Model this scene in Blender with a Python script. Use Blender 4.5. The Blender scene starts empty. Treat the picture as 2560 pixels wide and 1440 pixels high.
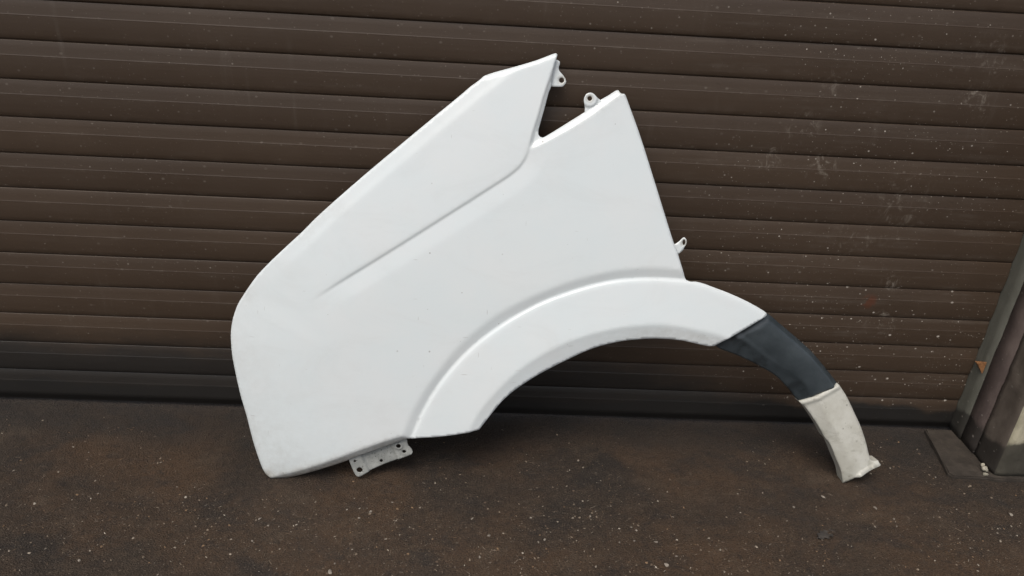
import bpy, bmesh, math, random
import numpy as np
from mathutils import Vector, Matrix
from mathutils.geometry import delaunay_2d_cdt

SC = bpy.context.scene
COL = SC.collection

# ---------------------------------------------------------------- camera
cam_d = bpy.data.cameras.new('camera')
cam_d.sensor_fit = 'HORIZONTAL'
cam_d.sensor_width = 36.0
cam_d.lens = 36.0 * 1900 / 2560
cam_d.clip_start = 0.05
cam_d.clip_end = 500
cam = bpy.data.objects.new('camera', cam_d)
COL.objects.link(cam)
cr = Vector((0.99808089, -0.02469361, 0.05678697))
cu = Vector((-0.03948032, 0.45273416, 0.89077106))
cf = Vector((0.04770576, 0.89130354, -0.45089041))
M = Matrix((cr, cu, -cf)).transposed().to_4x4()
M.translation = Vector((0.0, -1.56134, 1.15384))
cam.matrix_world = M
SC.camera = cam

# ---------------------------------------------------------------- sky, sun, exposure
SUN_EL, SUN_ROT = math.radians(60), math.radians(208)
world = bpy.data.worlds.new('World')
SC.world = world
world.use_nodes = True
wn, wl = world.node_tree.nodes, world.node_tree.links
wn.clear()
sky = wn.new('ShaderNodeTexSky')
sky.sky_type = 'NISHITA'
sky.sun_disc = False
sky.sun_elevation = SUN_EL
sky.sun_rotation = SUN_ROT
sky.air_density = 1.0
sky.dust_density = 4.0
sky.ozone_density = 1.0
hs = wn.new('ShaderNodeHueSaturation')
hs.inputs['Saturation'].default_value = 0.5     # thin overcast: the blue is greyed
bg = wn.new('ShaderNodeBackground')
bg.inputs['Strength'].default_value = 0.105
wo = wn.new('ShaderNodeOutputWorld')
wl.new(sky.outputs[0], hs.inputs['Color'])
wl.new(hs.outputs[0], bg.inputs['Color'])
wl.new(bg.outputs[0], wo.inputs['Surface'])
sun_d = bpy.data.lights.new('sun', 'SUN')
sun_d.energy = 1.25
sun_d.angle = math.radians(36)
sun_d.color = (1.0, 0.93, 0.84)
sun = bpy.data.objects.new('sun', sun_d)
COL.objects.link(sun)
to_sun = Vector((math.sin(SUN_ROT) * math.cos(SUN_EL), math.cos(SUN_ROT) * math.cos(SUN_EL), math.sin(SUN_EL)))
sun.rotation_euler = to_sun.to_track_quat('Z', 'Y').to_euler()
sun.location = (1, -3, 4)
SC.view_settings.view_transform = 'Standard'
SC.view_settings.look = 'None'
SC.view_settings.exposure = 0.31
SC.view_settings.gamma = 1.0
SC.view_settings.use_curve_mapping = False
SC.render.engine = 'CYCLES'

random.seed(7)
rng = np.random.default_rng(11)

# ---------------------------------------------------------------- helpers
def tag(o, label=None, cat=None, group=None, kind=None):
    for k, v in (('label', label), ('category', cat), ('group', group), ('kind', kind)):
        if v:
            o[k] = v
    return o


def mesh_obj(name, verts, faces, mat, parent=None, smooth=True, flat_from=None):
    me = bpy.data.meshes.new(name)
    me.from_pydata([tuple(map(float, v)) for v in verts], [], [tuple(map(int, f)) for f in faces])
    fl = np.zeros(len(me.polygons), dtype=bool)
    fl[:] = smooth
    if flat_from is not None:
        fl[flat_from:] = False
    me.polygons.foreach_set('use_smooth', fl)
    me.update()
    if mat:
        for m in (mat if isinstance(mat, (list, tuple)) else [mat]):
            me.materials.append(m)
    o = bpy.data.objects.new(name, me)
    COL.objects.link(o)
    if parent:
        o.parent = parent
    return o


def empty(name, loc):
    o = bpy.data.objects.new(name, None)
    o.empty_display_size = 0.05
    o.location = loc
    COL.objects.link(o)
    return o


def vnoise(x, y, seed=0):
    """smooth 2-d value noise in [-1, 1]"""
    x = np.asarray(x, float); y = np.asarray(y, float)
    xi, yi = np.floor(x).astype(np.int64), np.floor(y).astype(np.int64)
    fx, fy = x - xi, y - yi
    fx, fy = fx * fx * (3 - 2 * fx), fy * fy * (3 - 2 * fy)
    def hsh(a, b):
        n = (a * 374761393 + b * 668265263 + seed * 974634777) & 0xffffffff
        n = ((n ^ (n >> 13)) * 1274126177) & 0xffffffff
        return ((n ^ (n >> 16)) & 0xffff) / 32767.5 - 1
    a, b, c, d = hsh(xi, yi), hsh(xi + 1, yi), hsh(xi, yi + 1), hsh(xi + 1, yi + 1)
    return (a * (1 - fx) + b * fx) * (1 - fy) + (c * (1 - fx) + d * fx) * fy


class Mat:
    """small wrapper that writes node materials"""
    def __init__(s, name, rough=0.6, metal=0.0, spec=0.5):
        s.m = bpy.data.materials.new(name)
        s.m.use_nodes = True
        s.n, s.l = s.m.node_tree.nodes, s.m.node_tree.links
        s.b = s.n['Principled BSDF']
        s.b.inputs['Roughness'].default_value = rough
        s.b.inputs['Metallic'].default_value = metal
        s.b.inputs['Specular IOR Level'].default_value = spec
        s.geo = s.n.new('ShaderNodeNewGeometry')
        s.pos = s.geo.outputs['Position']

    def lk(s, v, sock):
        if hasattr(v, 'is_output'):
            s.l.new(v, sock)
        else:
            sock.default_value = v if not isinstance(v, tuple) or len(v) != 3 or sock.type != 'RGBA' else (*v, 1)

    def math(s, op, a, b=0.0, c=0.0, clamp=False):
        nd = s.n.new('ShaderNodeMath'); nd.operation = op; nd.use_clamp = clamp
        for i, v in enumerate((a, b, c)):
            s.lk(v, nd.inputs[i])
        return nd.outputs[0]

    def scaled(s, sc, off=(0, 0, 0), src=None):
        nd = s.n.new('ShaderNodeMapping')
        s.l.new(src or s.pos, nd.inputs[0])
        nd.inputs['Scale'].default_value = sc if isinstance(sc, tuple) else (sc, sc, sc)
        nd.inputs['Location'].default_value = off
        return nd.outputs[0]

    def noise(s, sc, detail=4, rough=0.55, off=(0, 0, 0), src=None, dist=0.0):
        nd = s.n.new('ShaderNodeTexNoise')
        s.l.new(s.scaled(sc, off, src), nd.inputs['Vector'])
        nd.inputs['Scale'].default_value = 1.0
        nd.inputs['Detail'].default_value = detail
        nd.inputs['Roughness'].default_value = rough
        nd.inputs['Distortion'].default_value = dist
        return nd.outputs['Fac']

    def plane(s, ax):
        nd = s.n.new('ShaderNodeCombineXYZ'); x = s.xyz()
        s.l.new(x['XYZ'.index(ax[0])], nd.inputs[0]); s.l.new(x['XYZ'.index(ax[1])], nd.inputs[1])
        return nd.outputs[0]

    def voro(s, sc, off=(0, 0, 0), ax='XZ', rand=1.0):
        nd = s.n.new('ShaderNodeTexVoronoi')
        nd.voronoi_dimensions = '2D'
        # bend the lookup a little so that the dots are not perfectly round
        p = s.plane(ax)
        s.l.new(s.scaled((sc[0], sc[1], 1), off, p), nd.inputs['Vector'])
        nd.inputs['Scale'].default_value = 1.0
        nd.inputs['Randomness'].default_value = rand
        sp = s.n.new('ShaderNodeSeparateColor')
        s.l.new(nd.outputs['Color'], sp.inputs[0])
        return nd.outputs['Distance'], sp.outputs[0], sp.outputs[1], sp.outputs[2]

    def ramp(s, x, lo, hi):
        nd = s.n.new('ShaderNodeMapRange'); nd.interpolation_type = 'SMOOTHSTEP'
        s.lk(x, nd.inputs['Value'])
        nd.inputs['From Min'].default_value = lo
        nd.inputs['From Max'].default_value = hi
        return nd.outputs['Result']

    def mix(s, f, a, b):
        nd = s.n.new('ShaderNodeMix'); nd.data_type = 'RGBA'
        s.lk(f, nd.inputs[0]); s.lk(a, nd.inputs[6]); s.lk(b, nd.inputs[7])
        return nd.outputs[2]

    def xyz(s):
        nd = s.n.new('ShaderNodeSeparateXYZ'); s.l.new(s.pos, nd.inputs[0])
        return nd.outputs

    def dist(s, c):
        nd = s.n.new('ShaderNodeVectorMath'); nd.operation = 'DISTANCE'
        s.l.new(s.pos, nd.inputs[0]); nd.inputs[1].default_value = c
        return nd.outputs['Value']

    def attr(s, name):
        nd = s.n.new('ShaderNodeAttribute'); nd.attribute_name = name
        return nd.outputs['Fac'], nd.outputs['Color']

    def bump(s, h, dist=0.001, strength=1.0):
        nd = s.n.new('ShaderNodeBump')
        nd.inputs['Distance'].default_value = dist
        nd.inputs['Strength'].default_value = strength
        s.l.new(h, nd.inputs['Height'])
        s.l.new(nd.outputs[0], s.b.inputs['Normal'])

    def out(s, col=None, rough=None):
        if col is not None: s.lk(col, s.b.inputs['Base Color'])
        if rough is not None: s.lk(rough, s.b.inputs['Roughness'])
        return s.m


def specks(m, sc, r0, r1, keep, off=(0, 0, 0), soft=0.5, ax='XZ'):
    """round splashes: Voronoi cells, some of which carry a dot of their own size"""
    d, a, b, c = m.voro(sc, off, ax)
    b = m.math('POWER', b, 2.5)
    r = m.math('MULTIPLY_ADD', b, r1 - r0, r0)
    on = m.math('LESS_THAN', a, keep)
    x = m.math('DIVIDE', d, r)
    v = m.math('SUBTRACT', 1.0, m.ramp(x, 1 - soft, 1.0))
    v = m.math('MULTIPLY', v, on)
    return m.math('MULTIPLY', v, m.math('MULTIPLY_ADD', c, 0.6, 0.4))


# ---------------------------------------------------------------- materials
def shutter_material(name='brown_shutter_paint', base=(0.058, 0.038, 0.0245), bottom=False):
    m = Mat(name, 0.42, 0, 0.5)
    X, Y, Z = m.xyz()
    warp = m.noise((9, 9, 40), 4)
    big = m.noise((2.2, 2.2, 3.0), 5, 0.6, (3, 1, 7))
    col = m.mix(m.ramp(big, 0.35, 0.7), base, tuple(c * k for c, k in zip(base, (1.25, 1.28, 1.32))))
    # every slat has faded a little differently; dirt sits on the pressed lines and lower lips and has run down
    oi = m.n.new('ShaderNodeObjectInfo')
    col = m.mix(m.math('MULTIPLY', oi.outputs['Random'], 0.55), col, tuple(c * k for c, k in zip(base, (0.80, 0.80, 0.82))))
    tc = m.n.new('ShaderNodeTexCoord'); so = m.n.new('ShaderNodeSeparateXYZ'); m.l.new(tc.outputs['Object'], so.inputs[0])
    lz = so.outputs[2]
    lipd = m.math('MAXIMUM', m.math('MULTIPLY', m.ramp(lz, -0.058, -0.072), 0.8), m.math('SUBTRACT', 1.0, m.ramp(m.math('ABSOLUTE', m.math('ADD', lz, 0.0285)), 0.0, 0.005)))
    lipn = m.ramp(m.noise((16, 16, 30), 6, 0.7, (2, 8, 1)), 0.48, 0.72)
    col = m.mix(m.math('MULTIPLY', m.math('MULTIPLY', lipd, lipn), 0.26), col, (0.15, 0.125, 0.10))
    runs = m.math('MULTIPLY', m.ramp(m.noise((38, 38, 2.2), 5, 0.6, (3, 8, 5)), 0.56, 0.76), m.ramp(m.noise((4, 4, 3), 3, 0.6, (1, 4, 9)), 0.45, 0.65))
    col = m.mix(m.math('MULTIPLY', runs, 0.35), col, (0.13, 0.11, 0.09))
    # dried dust film, in streaks along the slats and thicker to the right and low down
    streak = m.noise((3.0, 3, 70), 6, 0.65, (1, 0, 3))
    dirt = m.noise((14, 14, 18), 6, 0.7, (5, 2, 1))
    right = m.ramp(X, -0.1, 0.85)
    dust = m.math('MULTIPLY', m.ramp(streak, 0.45, 0.85), m.ramp(dirt, 0.35, 0.75))
    dust = m.math('MULTIPLY', dust, m.math('MULTIPLY_ADD', right, 0.45, 0.16))
    col = m.mix(dust, col, (0.16, 0.135, 0.11))
    # splashes of dried mud
    dens = m.ramp(m.noise(3.2, 3, 0.6, (8, 3, 2)), 0.36, 0.60)
    dens = m.math('MULTIPLY', dens, m.math('MULTIPLY_ADD', right, 0.75, 0.25))
    s1 = specks(m, (40, 44), 0.035, 0.10, 0.52, (0.3, 0.1, 0.7), 0.4)
    s2 = specks(m, (95, 110), 0.06, 0.16, 0.32, (4.3, 2.1, 0.2), 0.5)
    s3 = specks(m, (24, 32), 0.05, 0.12, 0.45, (9.3, 5.1, 3.2), 0.7)
    lowright = m.math('MULTIPLY', m.ramp(X, 0.55, 0.95), m.math('SUBTRACT', 1.0, m.ramp(Z, 0.30, 0.50)))
    s3 = m.math('MULTIPLY', s3, m.math('MULTIPLY_ADD', lowright, 0.9, 0.12))
    ss = m.math('MAXIMUM', m.math('MAXIMUM', s1, m.math('MULTIPLY', s2, 0.5)), 0.0)
    ss = m.math('MULTIPLY', ss, dens)
    ss = m.math('MAXIMUM', ss, s3, clamp=True)
    col = m.mix(ss, col, (0.52, 0.47, 0.405))
    # scuffs and smears
    sm_n = m.noise((55, 55, 38), 5, 0.65, (2, 7, 5), dist=1.2)
    sc_n = m.ramp(sm_n, 0.50, 0.72)
    tot = None
    for c, r, k in SMEARS:
        w = m.math('MULTIPLY', m.math('SUBTRACT', 1.0, m.ramp(m.dist(c), r * 0.25, r)), k)
        tot = w if tot is None else m.math('MAXIMUM', tot, w)
    col = m.mix(m.math('MULTIPLY', tot, sc_n), col, (0.34, 0.30, 0.25))
    # a small rust blot
    rw = m.math('MULTIPLY', m.math('SUBTRACT', 1.0, m.ramp(m.dist((0.929, 0, 0.364)), 0.006, 0.026)), m.ramp(sm_n, 0.42, 0.55))
    col = m.mix(m.math('MULTIPLY', rw, 0.8), col, (0.10, 0.035, 0.018))
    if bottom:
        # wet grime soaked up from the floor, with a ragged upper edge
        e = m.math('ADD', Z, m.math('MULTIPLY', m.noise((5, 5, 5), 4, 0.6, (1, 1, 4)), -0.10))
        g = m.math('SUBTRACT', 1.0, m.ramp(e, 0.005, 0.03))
        # painted shade: soft darkening of the low slats, reaching higher to the left
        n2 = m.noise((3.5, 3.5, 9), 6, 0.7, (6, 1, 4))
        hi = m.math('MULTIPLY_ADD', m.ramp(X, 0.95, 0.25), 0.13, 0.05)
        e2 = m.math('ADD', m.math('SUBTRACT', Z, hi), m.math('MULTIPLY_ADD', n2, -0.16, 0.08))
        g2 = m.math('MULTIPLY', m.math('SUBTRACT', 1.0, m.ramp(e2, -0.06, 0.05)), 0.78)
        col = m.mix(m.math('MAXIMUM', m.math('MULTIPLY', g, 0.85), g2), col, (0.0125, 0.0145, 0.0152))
    rough = m.math('MULTIPLY_ADD', m.math('MAXIMUM', dust, ss), 0.5, m.math('MULTIPLY_ADD', warp, 0.16, 0.36))
    m.bump(m.math('ADD', m.noise((6, 6, 130), 3), m.math('MULTIPLY', ss, 1.5)), 0.0004, 0.35)
    return m.out(col, rough)


SMEARS = [((0.676, 0, 0.768), 0.045, 0.6), ((0.721, 0, 0.862), 0.04, 0.25), ((1.033, 0, 0.841), 0.055, 0.4),
          ((0.626, 0, 0.70), 0.04, 0.45), ((0.738, 0, 0.688), 0.05, 0.5), ((0.968, 0, 0.414), 0.035, 0.8),
          ((0.975, 0, 0.307), 0.05, 0.6), ((1.02, 0, 0.93), 0.06, 0.3),
          ((0.93, 0, 0.60), 0.10, 0.25), ((0.86, 0, 0.52), 0.08, 0.25)]


def ground_material():
    m = Mat('packed_dirt_ground', 0.9, 0, 0.3)
    X, Y, Z = m.xyz()
    n1 = m.noise((2.6, 2.6, 1), 5, 0.6, (4, 2, 0))
    n2 = m.noise((9, 14, 1), 6, 0.65, (1, 6, 0))
    n3 = m.noise((60, 75, 1), 6, 0.7)
    n4 = m.noise((240, 300, 1), 4, 0.7)
    col = m.mix(m.ramp(n1, 0.38, 0.64), (0.046, 0.0335, 0.0245), (0.082, 0.049, 0.028))
    col = m.mix(m.math('MULTIPLY', m.ramp(n2, 0.52, 0.72), 0.6), col, (0.105, 0.075, 0.051))
    col = m.mix(m.math('MULTIPLY', m.ramp(n2, 0.50, 0.30), 0.55), col, (0.026, 0.024, 0.023))
    col = m.mix(m.math('MULTIPLY', m.ramp(n3, 0.50, 0.75), 0.55), col, (0.110, 0.080, 0.056))
    col = m.mix(m.math('MULTIPLY', m.ramp(n3, 0.48, 0.28), 0.7), col, (0.020, 0.017, 0.015))
    col = m.mix(m.math('MULTIPLY', m.ramp(n4, 0.55, 0.8), 0.5), col, (0.15, 0.12, 0.095))
    pt = m.ramp(m.noise((5.5, 8, 1), 6, 0.7, (11, 3, 0), dist=0.6), 0.53, 0.66)
    col = m.mix(m.math('MULTIPLY', pt, 0.55), col, (0.024, 0.022, 0.021))
    col = m.mix(m.math('MULTIPLY', m.ramp(m.noise((38, 62, 1), 5, 0.75, (3, 9, 0)), 0.56, 0.70), 0.6), col, (0.118, 0.088, 0.062))
    # shade along the foot of the shutter, painted in as a darker strip
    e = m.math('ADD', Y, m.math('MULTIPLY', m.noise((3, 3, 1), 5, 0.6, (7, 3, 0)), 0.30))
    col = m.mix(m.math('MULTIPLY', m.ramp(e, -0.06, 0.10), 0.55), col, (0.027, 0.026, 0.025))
    # fine pale grit
    g = m.math('MAXIMUM', specks(m, (170, 260), 0.10, 0.34, 0.20, (0.2, 0.4, 0), 0.5, 'XY'), specks(m, (60, 95), 0.06, 0.20, 0.22, (3.2, 1.4, 0), 0.5, 'XY'))
    far = m.ramp(m.math('ADD', Y, m.math('MULTIPLY', n1, 0.25)), -0.02, -0.30)
    g = m.math('MULTIPLY', g, m.math('MULTIPLY_ADD', far, 0.75, 0.18))
    col = m.mix(g, col, (0.25, 0.205, 0.155))
    hgt = m.math('ADD', m.math('MULTIPLY', n3, 1.0), m.math('MULTIPLY', n4, 0.45))
    d, a, b, c = m.voro((230, 290), (1, 1, 0), 'XY')
    agg = m.math('MULTIPLY', m.math('SUBTRACT', 1.0, m.ramp(d, 0.15, 0.6)), b)
    col = m.mix(m.math('MULTIPLY', agg, m.math('MULTIPLY', c, 0.45)), col, (0.125, 0.098, 0.074))
    col = m.mix(m.math('MULTIPLY', m.ramp(d, 0.45, 0.8), 0.45), col, (0.016, 0.013, 0.011))
    hgt = m.math('ADD', hgt, m.math('MULTIPLY', agg, 0.6))
    m.bump(m.math('ADD', hgt, m.math('MULTIPLY', g, 0.5)), 0.005, 1.0)
    return m.out(col, m.math('MULTIPLY_ADD', n2, 0.2, 0.75))


def paint_material():
    m = Mat('white_car_paint', 0.32, 0, 0.5)
    b = m.b
    b.inputs['Coat Weight'].default_value = 0.5
    b.inputs['Coat Roughness'].default_value = 0.09
    gr, _ = m.attr('grime')
    n = m.noise(7, 5, 0.6)
    f = m.noise((60, 60, 60), 6, 0.7, (3, 3, 3))
    col = m.mix(m.ramp(n, 0.3, 0.75), (0.722, 0.780, 0.792), (0.748, 0.785, 0.790))
    gg = m.math('MULTIPLY', gr, m.ramp(f, 0.30, 0.68))
    col = m.mix(m.math('MULTIPLY', gg, 0.75), col, (0.30, 0.28, 0.24))
    film = m.math('MULTIPLY', m.math('POWER', gr, 1.5), 0.45)
    col = m.mix(film, col, (0.52, 0.49, 0.42))
    # stone chips and small marks
    d = specks(m, (14, 14), 0.012, 0.035, 0.22, (0.4, 0.7, 0.2), 0.4)
    d2 = specks(m, (60, 60), 0.05, 0.16, 0.30, (5.4, 1.7, 0.2), 0.4)
    d2 = m.math('MULTIPLY', d2, gr)
    col = m.mix(m.math('MULTIPLY', m.math('MAXIMUM', d, d2), 0.7), col, (0.22, 0.21, 0.19))
    # short hairline scratches and a thin uneven dust film
    sc1 = specks(m, (9, 75), 0.02, 0.09, 0.10, (2.2, 8.7, 0.2), 0.6)
    sc2 = specks(m, (70, 11), 0.02, 0.08, 0.06, (7.2, 3.7, 0.2), 0.6)
    col = m.mix(m.math('MULTIPLY', m.math('MAXIMUM', sc1, sc2), 0.5), col, (0.36, 0.35, 0.33))
    fl = m.ramp(m.noise((5, 5, 11), 7, 0.72, (4, 9, 2), dist=1.0), 0.46, 0.72)
    col = m.mix(m.math('MULTIPLY', fl, 0.15), col, (0.58, 0.59, 0.58))
    # faint dull wipe marks
    w = m.noise((18, 18, 9), 5, 0.7, (1, 5, 2), dist=0.8)
    rough = m.math('MULTIPLY_ADD', m.ramp(w, 0.5, 0.8), 0.18, 0.30)
    rough = m.math('ADD', rough, m.math('MULTIPLY', gr, 0.3))
    return m.out(col, rough)


def plain(name, col, rough, var=0.25, sc=30, spec=0.5, metal=0, bump=0.0):
    m = Mat(name, rough, metal, spec)
    n = m.noise(sc, 6, 0.65)
    c = m.mix(m.ramp(n, 0.3, 0.72), tuple(x * (1 - var) for x in col), tuple(x * (1 + var) for x in col))
    if bump:
        m.bump(m.noise(sc * 4, 5, 0.6), bump, 0.8)
    return m.out(c, m.math('MULTIPLY_ADD', n, 0.2, rough - 0.1))


def leg_material():
    m = Mat('bare_cream_plastic', 0.55, 0, 0.4)
    n = m.noise(16, 6, 0.65)
    f = m.noise(90, 5, 0.7, (1, 2, 3))
    Z = m.xyz()[2]
    col = m.mix(m.ramp(n, 0.35, 0.68), (0.50, 0.49, 0.43), (0.60, 0.595, 0.54))
    d = specks(m, (60, 60), 0.05, 0.22, 0.35, (5.4, 1.7, 0.2), 0.6)
    col = m.mix(m.math('MULTIPLY', d, 0.6), col, (0.16, 0.15, 0.115))
    st = m.math('MULTIPLY', m.ramp(f, 0.52, 0.75), m.ramp(n, 0.62, 0.4))
    col = m.mix(m.math('MULTIPLY', st, 0.3), col, (0.30, 0.285, 0.23))
    sm_ = m.ramp(m.noise((22, 22, 30), 6, 0.7, (8, 2, 6), dist=0.7), 0.52, 0.66)
    col = m.mix(m.math('MULTIPLY', sm_, 0.42), col, (0.29, 0.28, 0.225))
    gr, _ = m.attr('grime')
    col = m.mix(m.math('MULTIPLY', gr, 0.75), col, (0.13, 0.125, 0.08))
    m.bump(f, 0.0003, 0.4)
    return m.out(col, 0.5)


def bracket_material():
    m = Mat('dirty_primed_steel', 0.6, 0, 0.4)
    n = m.noise(40, 6, 0.7)
    f = m.noise(170, 5, 0.7, (4, 4, 1))
    col = m.mix(m.ramp(n, 0.35, 0.7), (0.27, 0.28, 0.265), (0.40, 0.41, 0.39))
    col = m.mix(m.math('MULTIPLY', m.ramp(f, 0.56, 0.70), 0.8), col, (0.07, 0.068, 0.06))
    d = specks(m, (150, 150), 0.1, 0.3, 0.3, (1, 2, 3), 0.4)
    col = m.mix(m.math('MULTIPLY', d, 0.8), col, (0.05, 0.05, 0.045))
    m.bump(f, 0.0006, 0.6)
    return m.out(col, 0.6)


def trim_material():
    m = Mat('blue_black_trim', 0.42, 0, 0.5)
    m.b.inputs['Coat Weight'].default_value = 0.35
    m.b.inputs['Coat Roughness'].default_value = 0.2
    n = m.noise(14, 6, 0.65)
    f = m.noise(45, 5, 0.7, (2, 2, 5))
    col = m.mix(m.ramp(n, 0.35, 0.7), (0.026, 0.034, 0.039), (0.046, 0.057, 0.064))
    blot = m.math('MULTIPLY', m.ramp(m.noise(28, 4, 0.6, (9, 1, 4)), 0.44, 0.64), 0.65)
    gr, _ = m.attr('grime')
    col = m.mix(m.math('MULTIPLY', blot, gr), col, (0.010, 0.013, 0.015))
    d = specks(m, (60, 60), 0.04, 0.12, 0.2, (1, 8, 3), 0.4)
    col = m.mix(m.math('MULTIPLY', d, 0.5), col, (0.008, 0.010, 0.012))
    return m.out(col, m.math('MULTIPLY_ADD', f, 0.12, 0.26))


def upright_material(name, c0, c1, ax, coat=0.035, bump=0.002, rough=0.45):
    """weathered upright: uneven colour, runs, splashes and a dark tarry foot with a wavy edge"""
    m = Mat(name, 0.7, 0, 0.4)
    n = m.noise((14, 14, 9), 6, 0.65)
    f = m.noise(70, 5, 0.7, (1, 7, 3))
    run = m.noise((60, 60, 3.5), 5, 0.65, (2, 5, 1))
    X, Y, Z = m.xyz()
    col = m.mix(m.ramp(n, 0.35, 0.7), c0, c1)
    col = m.mix(m.math('MULTIPLY', m.ramp(run, 0.55, 0.75), 0.45), col, tuple(c * 0.45 for c in c0))
    col = m.mix(m.math('MULTIPLY', m.ramp(f, 0.60, 0.72), 0.4), col, tuple(min(1, c * 1.7) for c in c1))
    e = m.math('ADD', Z, m.math('MULTIPLY', m.noise((12, 12, 12), 4, 0.55, (3, 1, 1)), -0.10))
    e = m.math('ADD', e, m.math('MULTIPLY', Y, 0.18))
    col = m.mix(m.math('MULTIPLY', m.math('SUBTRACT', 1.0, m.ramp(e, coat - 0.02, coat)), 0.88), col, (0.026, 0.023, 0.020))
    s = specks(m, (36, 44), 0.05, 0.2, 0.4, (2, 3, 1), 0.7, ax)
    col = m.mix(m.math('MULTIPLY', s, 0.6), col, (0.36, 0.33, 0.29))
    m.bump(m.math('ADD', n, m.math('MULTIPLY', f, 0.4)), bump, 0.7)
    return m.out(col, m.math('MULTIPLY_ADD', f, 0.3, rough))


def chip_material():
    m = Mat('grit_and_litter', 0.85, 0, 0.3)
    _, c = m.attr('tint')
    m.l.new(c, m.b.inputs['Base Color'])
    return m.m


MT = dict(
    shutter=shutter_material(),
    shutter_low=shutter_material('brown_shutter_paint_grime_shade', bottom=True),
    ground=ground_material(), paint=paint_material(), leg=leg_material(), bracket=bracket_material(),
    trim=trim_material(), pillar=upright_material('pillar_brown_paint', (0.092, 0.074, 0.060), (0.145, 0.120, 0.098), 'YZ', 0.02),
    plaster=upright_material('pillar_plaster', (0.26, 0.24, 0.165), (0.50, 0.46, 0.34), 'XZ', 0.03, 0.004, 0.65), chips=chip_material(),
    rail=upright_material('grey_green_rail', (0.105, 0.104, 0.085), (0.145, 0.142, 0.118), 'YZ', 0.03, 0.0008),
    jamb=upright_material('dark_brown_jamb', (0.088, 0.066, 0.060), (0.155, 0.120, 0.106), 'YZ', 0.03, 0.001),
    pad=plain('grimy_concrete', (0.050, 0.041, 0.033), 0.85, 0.3, 35, 0.3, bump=0.003),
    card=plain('orange_card', (0.36, 0.17, 0.07), 0.7, 0.35, 120),
    pebble=plain('pale_pebble', (0.27, 0.235, 0.195), 0.8, 0.35, 200, 0.3, bump=0.001),
    leaf=plain('withered_leaf', (0.050, 0.043, 0.037), 0.85, 0.4, 90, bump=0.001),
    scrap=plain('pale_scrap', (0.42, 0.39, 0.31), 0.35, 0.4, 90),
)

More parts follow.
